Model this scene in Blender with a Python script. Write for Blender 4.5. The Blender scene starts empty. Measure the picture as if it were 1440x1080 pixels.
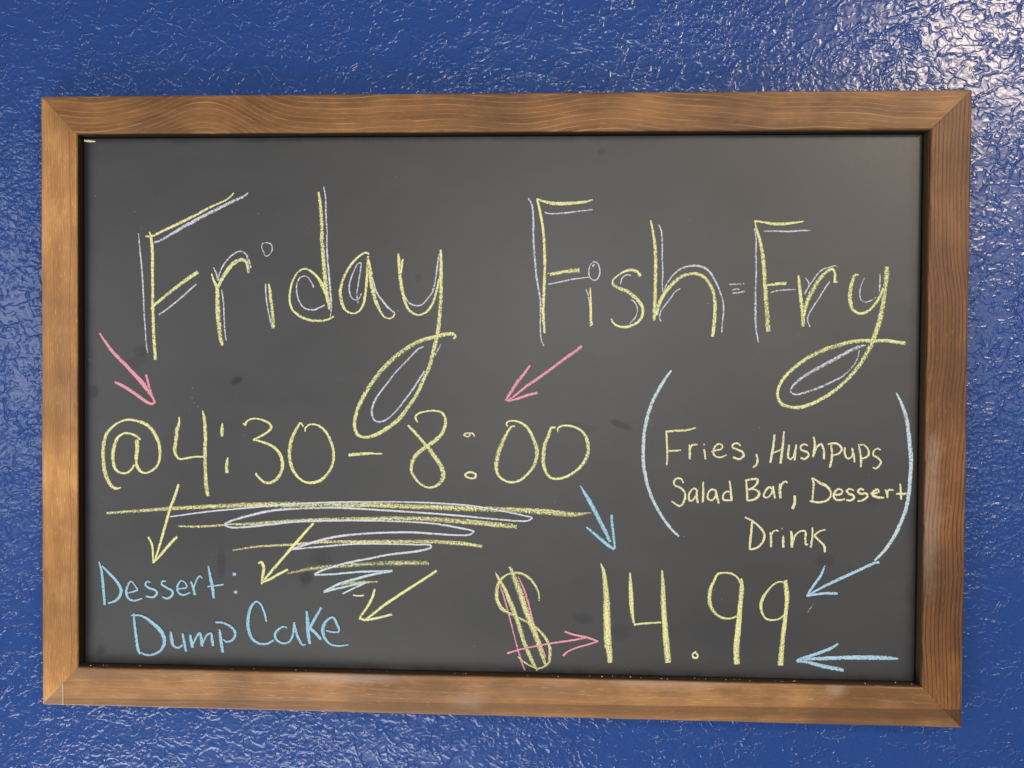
import bpy, bmesh, math, random
from mathutils import Vector, Euler

# ------------------------------------------------------------------ camera, world, lamps, exposure
scene = bpy.context.scene
col = scene.collection
ZC = 1.5                                   # height of the board's centre on the wall
PW, PH, FPX = 1440.0, 1080.0, 1082.0       # photograph size and focal length in its pixels

cam_data = bpy.data.cameras.new("camera")
cam = bpy.data.objects.new("camera", cam_data)
col.objects.link(cam)
cam.location = (0.048758, -0.779095, ZC + 0.034410)
cam.rotation_euler = Euler((1.5549124, -0.0071676, 0.0401671), 'XYZ')
cam_data.sensor_fit = 'HORIZONTAL'
cam_data.sensor_width = 36.0
cam_data.lens = 36.0 * FPX / PW
cam_data.clip_start = 0.01
cam_data.clip_end = 50
scene.camera = cam

world = bpy.data.worlds.new("World")
scene.world = world
world.use_nodes = True
world.node_tree.nodes["Background"].inputs[0].default_value = (0.80, 0.88, 1.0, 1)
world.node_tree.nodes["Background"].inputs[1].default_value = 0.22

def area_lamp(name, loc, target, sx, sy, power, color):
    d = bpy.data.lights.new(name, 'AREA')
    d.shape = 'RECTANGLE'; d.size = sx; d.size_y = sy
    d.energy = power; d.color = color
    o = bpy.data.objects.new(name, d); col.objects.link(o)
    o.location = loc
    o.rotation_euler = (Vector(target) - Vector(loc)).to_track_quat('-Z', 'Y').to_euler()
    return o

# ceiling lamp behind the viewer, up and to the right: its mirror image is the glare at the wall's corner
area_lamp("ceiling_lamp", (1.72, -2.05, ZC + 1.27), (0.3, 0, ZC), 0.46, 0.33, 35, (1.0, 0.80, 0.60))
# window straight behind the viewer: its glints ring the board on the ridges of the paint
area_lamp("front_window_daylight", (0.10, -2.75, ZC + 0.30), (0, 0, ZC), 0.42, 0.34, 19, (1.0, 0.97, 0.94))
# daylight bounced up from the floor, and two windows further aside that give the sheen
area_lamp("floor_bounce_daylight", (-0.8, -1.0, ZC - 1.6), (-0.1, 0, ZC - 0.1), 1.5, 0.7, 27, (1.0, 0.97, 0.93))
area_lamp("left_window_daylight", (-2.05, -2.05, ZC + 0.08), (0, 0, ZC), 0.8, 0.9, 11, (0.97, 0.98, 1.0))
area_lamp("right_window_daylight", (1.80, -2.16, ZC + 0.22), (0, 0, ZC), 0.7, 0.9, 4.5, (0.95, 0.96, 1.0))

scene.render.engine = 'CYCLES'
scene.cycles.transparent_max_bounces = 24
scene.view_settings.view_transform = 'Standard'
scene.view_settings.look = 'None'
scene.view_settings.exposure = 0.0
scene.view_settings.gamma = 1.0
scene.view_settings.use_curve_mapping = False
scene.render.resolution_x = 1024
scene.render.resolution_y = 768

random.seed(7)
FRONT_Y, BOARD_Y = -.022, -.0122               # frame front, board face (y)
RW = {'left': .0365, 'right': .0383, 'top': .0376, 'bottom': .0386}   # width of each rail
OW, OH = .457, .3075                           # half outer size of the frame
XL, XR, ZB, ZT = -OW + RW['left'], OW - RW['right'], -OH + RW['bottom'], OH - RW['top']   # the opening

# ------------------------------------------------------------------ node helper
class NT:
    def __init__(self, name):
        self.mat = bpy.data.materials.new(name); self.mat.use_nodes = True
        self.t = self.mat.node_tree; self.t.nodes.clear()
    def n(self, typ, **kw):
        nd = self.t.nodes.new(typ)
        for k, v in kw.items():
            if k.startswith('i_'):
                key = k[2:]
                nd.inputs[int(key) if key.isdigit() else key.replace('_', ' ')].default_value = v
            else: setattr(nd, k, v)
        return nd
    def l(self, a, b): self.t.links.new(a, b)
    def val(self, nd, i, v):
        if v is None: return
        if hasattr(v, 'is_output'): self.l(v, nd.inputs[i])
        else: nd.inputs[i].default_value = v
    def math(self, op, a, b=None, c=None, clamp=False):
        nd = self.n('ShaderNodeMath', operation=op, use_clamp=clamp)
        self.val(nd, 0, a); self.val(nd, 1, b); self.val(nd, 2, c)
        return nd.outputs[0]
    def noise(self, vec, scale, detail=2, rough=0.5, dist=0.0, typ='FBM', lac=2.0):
        nd = self.n('ShaderNodeTexNoise', noise_type=typ)
        self.l(vec, nd.inputs['Vector'])
        nd.inputs['Scale'].default_value = scale; nd.inputs['Detail'].default_value = detail
        nd.inputs['Roughness'].default_value = rough; nd.inputs['Distortion'].default_value = dist
        nd.inputs['Lacunarity'].default_value = lac
        return nd.outputs['Fac']
    def ss(self, v, lo, hi, a=0.0, b=1.0):
        nd = self.n('ShaderNodeMapRange', interpolation_type='SMOOTHSTEP')
        self.val(nd, 0, v); self.val(nd, 1, lo); self.val(nd, 2, hi); self.val(nd, 3, a); self.val(nd, 4, b)
        return nd.outputs[0]
    def mapping(self, vec, scale=(1, 1, 1), rot=(0, 0, 0), loc=(0, 0, 0)):
        nd = self.n('ShaderNodeMapping')
        self.l(vec, nd.inputs['Vector'])
        nd.inputs['Scale'].default_value = scale; nd.inputs['Rotation'].default_value = rot
        nd.inputs['Location'].default_value = loc
        return nd.outputs[0]
    def mix(self, fac, a, b, blend='MIX'):
        nd = self.n('ShaderNodeMix', data_type='RGBA', blend_type=blend)
        self.val(nd, 0, fac)
        for i, v in ((6, a), (7, b)):
            if hasattr(v, 'is_output'): self.l(v, nd.inputs[i])
            else: nd.inputs[i].default_value = (*v, 1)
        return nd.outputs[2]
    def coord(self, which='Object'): return self.n('ShaderNodeTexCoord').outputs[which]
    def sep(self, vec):
        nd = self.n('ShaderNodeSeparateXYZ'); self.l(vec, nd.inputs[0]); return nd.outputs
    def out(self, shader):
        o = self.n('ShaderNodeOutputMaterial'); self.l(shader, o.inputs[0]); return self.mat
    def bsdf(self, color=None, rough=0.5, spec=0.5, normal=None):
        b = self.n('ShaderNodeBsdfPrincipled')
        if color is not None:
            if hasattr(color, 'is_output'): self.l(color, b.inputs['Base Color'])
            else: b.inputs['Base Color'].default_value = (*color, 1)
        self.val(b, b.inputs.find('Roughness'), rough)
        self.val(b, b.inputs.find('Specular IOR Level'), spec)
        if normal is not None: self.l(normal, b.inputs['Normal'])
        return b
    def bump(self, h, strength, dist, normal=None):
        b = self.n('ShaderNodeBump')
        b.inputs['Strength'].default_value = strength; b.inputs['Distance'].default_value = dist
        self.l(h, b.inputs['Height'])
        if normal is not None: self.l(normal, b.inputs['Normal'])
        return b.outputs[0]

# ------------------------------------------------------------------ materials
def wall_material():
    m = NT("glossy_blue_textured_paint")
    p = m.coord()
    s0 = m.sep(p)
    flat = m.n('ShaderNodeCombineXYZ'); m.l(s0[0], flat.inputs[0]); m.l(s0[2], flat.inputs[1])
    f2 = flat.outputs[0]                                   # the wall's own plane, metres
    warp = m.n('ShaderNodeTexNoise'); m.l(f2, warp.inputs['Vector']); warp.inputs['Scale'].default_value = 55
    wv = m.n('ShaderNodeVectorMath', operation='MULTIPLY_ADD')
    m.l(warp.outputs['Color'], wv.inputs[0]); wv.inputs[1].default_value = (.010, .010, 0); m.l(f2, wv.inputs[2])
    q = wv.outputs[0]
    def strokes(scale, length, width, share, bias, spread, offset, bow):
        """short dragged ridges, one per cell, each with its own slant, bend and height (mm)"""
        vo = m.n('ShaderNodeTexVoronoi', voronoi_dimensions='2D')
        src = m.mapping(q, loc=(offset, offset * .7, 0))
        m.l(src, vo.inputs['Vector']); vo.inputs['Scale'].default_value = scale
        loc = m.n('ShaderNodeVectorMath', operation='SUBTRACT'); m.l(src, loc.inputs[0]); m.l(vo.outputs['Position'], loc.inputs[1])
        cs = m.n('ShaderNodeSeparateColor'); m.l(vo.outputs['Color'], cs.inputs[0])
        ang = m.math('MULTIPLY_ADD', m.math('SUBTRACT', cs.outputs[0], .5), math.radians(spread), math.radians(bias))
        xy = m.sep(loc.outputs[0])
        ca, sa = m.math('COSINE', ang), m.math('SINE', ang)
        u = m.math('ADD', m.math('MULTIPLY', xy[0], ca), m.math('MULTIPLY', xy[1], sa))
        v = m.math('SUBTRACT', m.math('MULTIPLY', xy[1], ca), m.math('MULTIPLY', xy[0], sa))
        v = m.math('MULTIPLY_ADD', m.math('MULTIPLY', u, u), bow, v)
        e = m.math('ADD', m.math('POWER', m.math('MULTIPLY', m.math('ABSOLUTE', u), 1 / length), 4.0), m.math('POWER', m.math('MULTIPLY', m.math('ABSOLUTE', v), 1 / width), 2.0))
        g = m.math('EXPONENT', m.math('MULTIPLY', e, -1.0))
        on = m.ss(cs.outputs[1], 1 - share - .05, 1 - share + .05)
        return m.math('MULTIPLY', m.math('MULTIPLY', g, on), m.math('MULTIPLY_ADD', cs.outputs[2], .7, .3))
    rough_patch = m.ss(m.noise(f2, 6, 3, .6), .42, .60)
    calm = m.ss(m.noise(m.mapping(f2, loc=(1.3, 5, 0)), 15, 3, .6), .40, .58)
    a = strokes(40, .0130, .0013, .62, 45, 180, 0, 15)
    b = strokes(90, .0055, .0010, .66, 35, 180, 3.1, -34)
    c = strokes(150, .0024, .0010, .55, 50, 220, 7.7, 0)
    n1 = m.noise(m.mapping(q, scale=(1, 1.4, 1), rot=(0, 0, math.radians(-35))), 30, 2, .5)
    plate = m.math('ADD', m.ss(n1, .49, .53), m.ss(n1, .60, .635))
    n4 = m.noise(m.mapping(q, scale=(1, 1.5, 1), rot=(0, 0, math.radians(-40)), loc=(2, 3, 0)), 20, 3, .55)
    lips = m.ss(m.math('ABSOLUTE', m.math('SUBTRACT', n4, .5)), .004, .026, 1, 0)
    lips = m.math('MULTIPLY', lips, m.ss(m.noise(m.mapping(f2, loc=(7, 1, 0)), 34, 2, .5), .40, .56))
    peb = m.ss(m.noise(q, 200, 1, .5), .36, .70)
    fine = m.noise(q, 420, 1, .5)
    soft = m.noise(f2, 42, 2, .5)
    h = m.math('MULTIPLY', a, .78)
    h = m.math('MULTIPLY_ADD', b, .52, h)
    h = m.math('MULTIPLY_ADD', c, .42, h)
    h = m.math('MULTIPLY', h, m.math('MULTIPLY_ADD', calm, .66, .34))
    h = m.math('MULTIPLY_ADD', plate, .30, h)
    h = m.math('MULTIPLY_ADD', lips, .55, h)
    h = m.math('MULTIPLY_ADD', m.math('MULTIPLY', peb, m.math('MULTIPLY_ADD', rough_patch, .85, .15)), .29, h)
    h = m.math('MULTIPLY_ADD', fine, .03, h)
    h = m.math('MULTIPLY_ADD', soft, .75, h)
    nrm = m.bump(h, 1.0, .001)
    cc = m.mix(m.noise(f2, 9, 3, .6), (.0140, .053, .225), (.0185, .065, .262))
    b = m.bsdf(cc, .255, .56, nrm)
    return m.out(b.outputs[0])

def wood_material(name, axis, dark, mid, light, line_col, line_amt, freq, seed, rough=.42, arch=0.0, low_marks=False, lfreq=1300, lsharp=.6, keep=.15, groove=False, dust_and_sheen=()):
    """axis: 0 grain runs along x, 2 along z. Object coordinates are metres on the wall."""
    m = NT(name)
    p = m.coord()
    s = m.sep(p)
    along, across = (s[0], s[2]) if axis == 0 else (s[2], s[0])
    cmb = m.n('ShaderNodeCombineXYZ')
    m.l(along, cmb.inputs[0]); m.l(across, cmb.inputs[1]); m.l(s[1], cmb.inputs[2])
    v = m.mapping(cmb.outputs[0], loc=(seed * 3.7, seed * 1.3, seed * 2.1))
    bend = m.noise(m.mapping(v, scale=(1, .35, 1)), 5.0, 2, .45)
    bend2 = m.noise(m.mapping(v, scale=(1, 2.0, 1)), 22, 2, .5)
    x = m.math('MULTIPLY_ADD', bend, .030 + arch, across)
    x = m.math('MULTIPLY_ADD', bend2, .0028, x)
    if arch:
        for (c0, wd, amp) in ((-.29, .062, -.030), (.36, .11, .014)):
            g = m.math('POWER', m.math('MULTIPLY', m.math('SUBTRACT', along, c0), 1 / wd), 2.0)
            x = m.math('MULTIPLY_ADD', m.math('EXPONENT', m.math('MULTIPLY', g, -1.0)), amp, x)
    ring = m.n('ShaderNodeCombineXYZ'); m.l(x, ring.inputs[0])
    r1 = m.noise(m.mapping(ring.outputs[0], scale=(freq, 0, 0), loc=(seed * 9.1, 0, 0)), 1.0, 3, .65)
    # thin growth-ring lines of even rhythm
    w = m.math('SINE', m.math('MULTIPLY_ADD', x, lfreq, m.math('MULTIPLY', r1, 7.0)))
    lines = m.ss(w, lsharp, 1.0)
    brk = m.ss(m.noise(m.mapping(v, scale=(14, 160, 1)), 1.0, 3, .6), .36, .60)
    lines = m.math('MULTIPLY', lines, m.math('MULTIPLY_ADD', brk, 1 - keep, keep))
    fib = m.noise(m.mapping(v, scale=(55, 1500, 1)), 1.0, 3, .6)
    pore = m.ss(m.noise(m.mapping(v, scale=(110, 1100, 1), loc=(5, 5, 5)), 1.0, 2, .5), .60, .74)
    blot = m.noise(m.mapping(v, scale=(16, 40, 1)), 1.0, 4, .62)
    c = m.mix(m.ss(r1, .30, .70), tuple(a * .8 for a in dark), mid)
    c = m.mix(m.ss(blot, .40, .70), c, light)
    c = m.mix(m.ss(m.noise(m.mapping(v, scale=(7, 22, 1), loc=(8, 3, 1)), 1.0, 4, .6), .52, .72, 0, .45), c, tuple(a * .62 for a in dark))
    c = m.mix(m.math('MULTIPLY', lines, line_amt), c, line_col)
    c = m.mix(m.ss(fib, .30, .75, 0, .42), c, tuple(a * .62 for a in mid))
    c = m.mix(m.math('MULTIPLY', pore, .40), c, tuple(min(1, a * 1.7) for a in light))
    tone = m.ss(m.noise(m.mapping(v, scale=(9, 5, 1), loc=(2, 9, 4)), 1.0, 3, .55), .34, .66, .74, 1.16)
    tn = m.n('ShaderNodeCombineColor'); [m.l(tone, tn.inputs[k]) for k in range(3)]
    c = m.mix(1.0, c, tn.outputs[0], 'MULTIPLY')
    if low_marks:
        # darker band below a slanting line at the lower edge, and rubbed dirt above
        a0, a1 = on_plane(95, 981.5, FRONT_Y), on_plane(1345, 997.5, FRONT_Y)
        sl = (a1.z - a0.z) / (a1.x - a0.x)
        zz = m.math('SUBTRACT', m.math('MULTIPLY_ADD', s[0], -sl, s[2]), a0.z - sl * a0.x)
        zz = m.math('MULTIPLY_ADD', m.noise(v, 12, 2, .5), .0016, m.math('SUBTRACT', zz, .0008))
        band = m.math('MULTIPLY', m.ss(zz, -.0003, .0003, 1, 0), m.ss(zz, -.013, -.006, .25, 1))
        if low_marks == 2: band_mix = m.ss(zz, -.0003, .0003, .75, 0)
        else: band_mix = m.math('MULTIPLY', band, m.math('MULTIPLY_ADD', m.noise(m.mapping(v, scale=(6, 60, 1)), 1.0, 3, .5), .5, m.ss(s[0], .1, .42, .18, .50)))
        c = m.mix(band_mix, c, tuple(a * .30 for a in mid))
        if low_marks != 2:
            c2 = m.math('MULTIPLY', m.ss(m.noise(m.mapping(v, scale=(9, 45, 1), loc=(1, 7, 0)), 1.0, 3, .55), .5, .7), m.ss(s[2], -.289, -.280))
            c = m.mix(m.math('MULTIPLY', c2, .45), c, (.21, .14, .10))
    if groove:
        # dark seam that wanders along the inner side of the rail
        wn = m.noise(m.mapping(v, scale=(1, 0, 0)), 9, 3, .55)
        gx = m.math('ADD', across, m.math('MULTIPLY_ADD', wn, .009, -XL + .0022))
        gl = m.ss(m.math('ABSOLUTE', gx), .0001, .0006, 1, 0)
        c = m.mix(m.math('MULTIPLY', gl, .6), c, tuple(a * .3 for a in dark))
    for (px, py, rx, ry, amt) in dust_and_sheen:
        # pale patches: rubbed-in chalk dust, and sheen put into the colour
        cc = on_plane(px, py, FRONT_Y); k = .755 / FPX
        q = m.mapping(p, loc=(-cc.x, 0, -cc.z)); q = m.mapping(q, scale=(1 / (rx * k), 0, 1 / (ry * k)))
        ln = m.n('ShaderNodeVectorMath', operation='LENGTH'); m.l(q, ln.inputs[0])
        d = m.math('MULTIPLY_ADD', m.noise(p, 90, 4, .65), .9, m.math('SUBTRACT', ln.outputs['Value'], .45))
        c = m.mix(m.math('MULTIPLY', m.ss(d, .2, 1.1, amt, 0), m.ss(fib, .25, .6, .5, 1)), c, (.62, .56, .50))
    rg = m.math('MULTIPLY_ADD', m.noise(m.mapping(v, scale=(20, 60, 1)), 1.0, 3, .6), .22, rough - .06)
    nrm = m.bump(m.math('MULTIPLY_ADD', fib, .8, m.math('MULTIPLY', lines, .5)), .35, .00035)
    b = m.bsdf(c, rg, .42, nrm)
    return m.out(b.outputs[0])

def board_material():
    m = NT("dusty_black_slate_coating")
    p = m.coord()
    s = m.sep(p)
    # chalk-dust haze left by wiping; it stops a little short of the edges
    dx = m.math('SUBTRACT', .4195, m.math('ABSOLUTE', m.math('ADD', s[0], .0009)))
    dz = m.math('SUBTRACT', .2700, m.math('ABSOLUTE', s[2]))
    wob = m.math('MULTIPLY', m.math('SUBTRACT', m.noise(p, 30, 3, .6), .5), .010)
    edge = m.math('MULTIPLY', m.ss(m.math('ADD', dx, wob), .002, .016), m.ss(m.math('ADD', dz, wob), .001, .009))
    wipe = m.noise(m.mapping(p, scale=(3.2, 1, 7), rot=(0, math.radians(25), 0)), 1.6, 5, .62, .5)
    cloud = m.noise(p, 5.5, 4, .55)
    tooth = m.noise(p, 900, 2, .6)
    tooth2 = m.noise(p, 320, 2, .6)
    haze = m.math('MULTIPLY', edge, m.math('MULTIPLY_ADD', wipe, .85, m.math('MULTIPLY_ADD', cloud, .55, .30)))
    haze = m.math('MULTIPLY', haze, m.math('MULTIPLY_ADD', tooth, .9, .55))
    # damp finger marks wiped clean of dust
    spots = [(333, 535, 9, 6, 30, .62), (198, 494, 9, 8, 0, .30), (131, 551, 9, 11, 0, .5), (872, 597, 17, 5, -22, .45),
             (812, 601, 26, 7, -8, .22), (311, 790, 6, 24, 0, .30), (430, 813, 10, 9, 0, .5), (451, 784, 16, 12, 0, .25),
             (141, 914, 8, 8, 0, .4), (820, 870, 14, 8, 0, .25), (873, 890, 14, 12, 0, .2), (588, 391, 5, 6, 0, .22),
             (846, 213, 6, 5, 0, .3), (192, 508, 16, 10, 30, .22), (1160, 788, 14, 8, 0, .22), (1225, 700, 20, 10, 0, .1)]
    for (px, py, rx, ry, ang, amt) in spots:
        c = on_plane(px, py, BOARD_Y); k = .775 / FPX
        q = m.mapping(p, loc=(-c.x, 0, -(c.z)))
        q = m.mapping(q, rot=(0, math.radians(ang), 0))
        q = m.mapping(q, scale=(1 / (rx * k), 0, 1 / (ry * k)))
        ln = m.n('ShaderNodeVectorMath', operation='LENGTH'); m.l(q, ln.inputs[0])
        d = m.math('MULTIPLY_ADD', m.noise(p, 160, 3, .6), .9, m.math('SUBTRACT', ln.outputs['Value'], .45))
        haze = m.math('MULTIPLY', haze, m.ss(d, .55, 1.25, 1 - min(.85, amt * 1.6), 1))
    c = m.mix(m.math('MULTIPLY', haze, .046), (.012, .0125, .014), (.80, .80, .79))
    # stray grains of chalk
    vor = m.n('ShaderNodeTexVoronoi'); m.l(p, vor.inputs['Vector']); vor.inputs['Scale'].default_value = 150
    speck = m.math('MULTIPLY', m.ss(vor.outputs['Distance'], .05, .09, 1, 0), m.ss(m.noise(p, 38, 2, .5), .63, .70))
    c = m.mix(m.math('MULTIPLY', speck, .35), c, (.75, .76, .72))
    nrm = m.bump(m.math('MULTIPLY_ADD', tooth2, .6, tooth), .16, .0004)
    b = m.bsdf(c, .46, .62, nrm)
    return m.out(b.outputs[0])

def chalk_material(name, rgb, cover=.5):
    m = NT(name)
    p = m.coord()
    uv = m.sep(m.coord('UV'))
    prs = m.n('ShaderNodeAttribute', attribute_name='pressure').outputs['Fac']
    g = m.math('MULTIPLY_ADD', m.noise(p, 780, 2, .65), .72, m.math('MULTIPLY', m.noise(p, 1700, 1, .5), .28))
    drag = m.noise(m.mapping(m.coord('UV'), scale=(.05, 2.2, 1)), 1.0, 2, .6)
    va = m.math('ABSOLUTE', m.math('SUBTRACT', uv[1], .5))
    edge = m.math('POWER', m.math('MULTIPLY', va, 2.0), 3.0)
    th = m.math('SUBTRACT', .69, m.math('MULTIPLY', prs, .32))
    th = m.math('MULTIPLY_ADD', edge, .19, th)
    th = m.math('MULTIPLY_ADD', m.math('SUBTRACT', drag, .5), .24, th)
    a = m.ss(m.math('SUBTRACT', g, th), -.10, .10)
    a = m.math('MULTIPLY', a, m.math('MULTIPLY_ADD', prs, .25, .75))
    c = m.mix(m.noise(p, 240, 2, .6), tuple(x * .88 for x in rgb), tuple(min(1, x * 1.06) for x in rgb))
    d = m.n('ShaderNodeBsdfDiffuse'); m.l(c, d.inputs[0]); d.inputs[1].default_value = .8
    t = m.n('ShaderNodeBsdfTransparent')
    mx = m.n('ShaderNodeMixShader'); m.l(a, mx.inputs[0]); m.l(t.outputs[0], mx.inputs[1]); m.l(d.outputs[0], mx.inputs[2])
    return m.out(mx.outputs[0])

def plain_material(name, rgb, rough=.6, spec=.4, noise_scale=300, amt=.3):
    m = NT(name); p = m.coord()
    c = m.mix(m.math('MULTIPLY', m.noise(p, noise_scale, 3, .6), amt), rgb, tuple(min(1, x * 2.2) for x in rgb))
    return m.out(m.bsdf(c, rough, spec).outputs[0])

# ------------------------------------------------------------------ geometry helpers
CAM_R = cam.rotation_euler.to_matrix()
def on_plane(px, py, Y):
    """photo pixel -> point on the plane y = Y, in board coordinates (z measured from the board's centre)"""
    d = CAM_R @ Vector(((px - PW / 2) / FPX, -(py - PH / 2) / FPX, -1))
    t = (Y - cam.location.y) / d.y
    q = cam.location + d * t
    return Vector((q.x, q.y, q.z - ZC))

def link(name, mesh, mat, parent=None, label=None):
    o = bpy.data.objects.new(name, mesh); col.objects.link(o)
    if mat: mesh.materials.append(mat)
    if parent: o.parent = parent
    if label: o["label"] = label
    return o

def mesh_from(name, verts, faces):
    me = bpy.data.meshes.new(name); me.from_pydata([tuple(v) for v in verts], [], faces); me.update(); return me

def bevel_mesh(me, width, segs=2):
    bm = bmesh.new(); bm.from_mesh(me)
    bmesh.ops.bevel(bm, geom=list(bm.edges), offset=width, segments=segs, profile=.6, affect='EDGES')
    for f in bm.faces: f.smooth = False
    bm.normal_update(); bm.to_mesh(me); bm.free()

def box_mesh(name, x0, x1, y0, y1, z0, z1):
    v = [(x, y, z) for x in (x0, x1) for y in (y0, y1) for z in (z0, z1)]
    f = [(0, 1, 3, 2), (4, 6, 7, 5), (0, 4, 5, 1), (2, 3, 7, 6), (0, 2, 6, 4), (1, 5, 7, 3)]
    me = mesh_from(name, v, f)
    bm = bmesh.new(); bm.from_mesh(me); bmesh.ops.recalc_face_normals(bm, faces=bm.faces); bm.to_mesh(me); bm.free()
    return me

# ------------------------------------------------------------------ the wall

NX, NZ = 96, 72
vs, fs = [], []
for j in range(NZ + 1):
    for i in range(NX + 1):
        x = -1.3 + 2.6 * i / NX; z = -1.0 + 2.0 * j / NZ
        y = .0006 * math.sin(x * 17 + 1.3 * math.sin(z * 11)) + .0005 * math.sin(z * 23 + x * 5)
        vs.append((x, y, z))
for j in range(NZ):
    for i in range(NX):
        a = j * (NX + 1) + i
        fs.append((a, a + 1, a + NX + 2, a + NX + 1))
me = mesh_from("wall", vs, fs)
for p in me.polygons: p.use_smooth = True
wall = link("wall", me, wall_material())
wall.location = (0, 0, ZC)
wall["kind"] = "structure"

# ------------------------------------------------------------------ the framed board
board = bpy.data.objects.new("framed_chalkboard", None); col.objects.link(board)
board.location = (0, 0, ZC)
board["label"] = "brown wood framed chalkboard with coloured handwriting hung on blue textured wall"
board["category"] = "chalkboard"

wood_top = wood_material("stained_pine_top", 0, (0.1894, 0.0796, 0.023), (0.2422, 0.1094, 0.033), (0.2906, 0.1392, 0.0443), (0.4579, 0.2651, 0.1109), .62, 62, 1.0, .45, arch=.02, lfreq=1250, lsharp=.72)
wood_bottom = wood_material("stained_pine_bottom", 0, (0.2946, 0.14, 0.0518), (0.3487, 0.1728, 0.0655), (0.4027, 0.2101, 0.0838), (0.491, 0.2801, 0.1197), .25, 50, 2.6, .40, low_marks=True, lfreq=900, dust_and_sheen=((1176, 966, 18, 18, .20), (485, 953, 110, 12, .24), (940, 962, 120, 9, .18), (660, 985, 34, 16, .14)))  # its pale patches are chalk dust and painted sheen
wood_left = wood_material("stained_pine_left", 2, (0.4413, 0.1985, 0.0582), (0.5368, 0.2608, 0.0824), (0.6203, 0.3231, 0.1115), (0.3221, 0.1361, 0.0388), .55, 75, 4.2, .40, lfreq=2600, lsharp=.3, groove=True)  # base lightened, part of the window sheen is put into the colour
wood_right = wood_material("stained_pine_right", 2, (0.1734, 0.0694, 0.0198), (0.221, 0.0913, 0.0268), (0.2601, 0.1141, 0.0352), (0.050, 0.017, 0.005), .85, 95, 6.9, .46, lfreq=1700, lsharp=-.05, keep=.62, low_marks=2, dust_and_sheen=((1307, 735, 22, 125, .15), (1314, 640, 14, 40, .14)))
wood_shaded = plain_material("shaded_stained_edge", (.016, .010, .006), .55, .3, 200, .35)  # left and top inner strips, darkened to paint in their shade
wood_lit = plain_material("lit_stained_edge", (.050, .030, .016), .55, .3, 200, .35)  # right and bottom inner strips, same wood painted lighter where lit

def rail(side, mat):
    """mitred rail; z/x extents per corner, with a slightly uneven sawn edge"""
    n = 28
    g = .00012                                # hairline open mitre
    verts, faces = [], []
    rnd = random.Random(side)
    for i in range(n + 1):
        t = i / n
        wob = lambda a: a * (rnd.random() - .5)
        w1, w2 = wob(.0004), wob(.0004)
        R = RW[side]
        prof = [(0, -.0005), (0, FRONT_Y + .0016), (.0004, FRONT_Y + .0005), (.0016, FRONT_Y),
                (R - .0016, FRONT_Y), (R - .0004, FRONT_Y + .0005), (R, FRONT_Y + .0016), (R, -.0005)]
        for k, (d, y) in enumerate(prof):
            dd = d + (w1 if k < 4 else w2)
            fr = d / R
            if side in ('top', 'bottom'):
                s = 1 if side == 'top' else -1
                a, b = -OW + RW['left'] * fr + g, OW - RW['right'] * fr - g
                verts.append((a + (b - a) * t, y, s * (OH - dd)))
            else:
                s = 1 if side == 'right' else -1
                a, b = -OH + RW['bottom'] * fr + g, OH - RW['top'] * fr - g
                verts.append((s * (OW - dd), y, a + (b - a) * t))
    m = 8
    for i in range(n):
        for k in range(m):
            a, b = i * m + k, i * m + (k + 1) % m
            faces.append((a, b, b + m, a + m))
    faces.append(tuple(range(m))); faces.append(tuple(n * m + k for k in reversed(range(m))))
    me = mesh_from("frame_rail", verts, faces)
    bm = bmesh.new(); bm.from_mesh(me); bmesh.ops.recalc_face_normals(bm, faces=bm.faces); bm.to_mesh(me); bm.free()
    return link("frame_rail", me, mat, board)

r = rail('top', wood_top);    r["label"] = "brown top rail with fine pale arching grain lines"
r = rail('bottom', wood_bottom); r["label"] = "light brown bottom rail with darker lower edge"
r = rail('left', wood_left);  r["label"] = "golden left rail with fine straight grain"
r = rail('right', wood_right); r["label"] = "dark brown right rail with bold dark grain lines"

# stained inner edge strips that line the opening, shade and light painted into their browns
lip_y0, lip_y1 = FRONT_Y + .0022, -.004
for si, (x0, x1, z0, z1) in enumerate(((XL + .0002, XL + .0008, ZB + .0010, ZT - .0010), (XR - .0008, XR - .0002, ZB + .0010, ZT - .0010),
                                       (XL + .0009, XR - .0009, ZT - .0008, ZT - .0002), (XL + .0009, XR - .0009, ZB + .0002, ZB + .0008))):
    link("inner_edge_strip", box_mesh("inner_edge_strip", x0, x1, lip_y0, lip_y1, z0, z1), wood_lit if si in (1, 3) else wood_shaded, board)

link("backing_panel", box_mesh("backing_panel", XL + .0001, XR - .0001, -.0038, -.001, ZB + .0001, ZT - .0001),
     plain_material("black_backing", (.006, .006, .006), .8, .2), board)

me = box_mesh("writing_surface", XL + .0017, XR - .0028, BOARD_Y, -.0040, ZB + .0014, ZT - .0014)
bevel_mesh(me, .0009, 2)
surface = link("writing_surface", me, board_material(), board, "black chalkboard panel hazy with wiped chalk dust")

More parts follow.
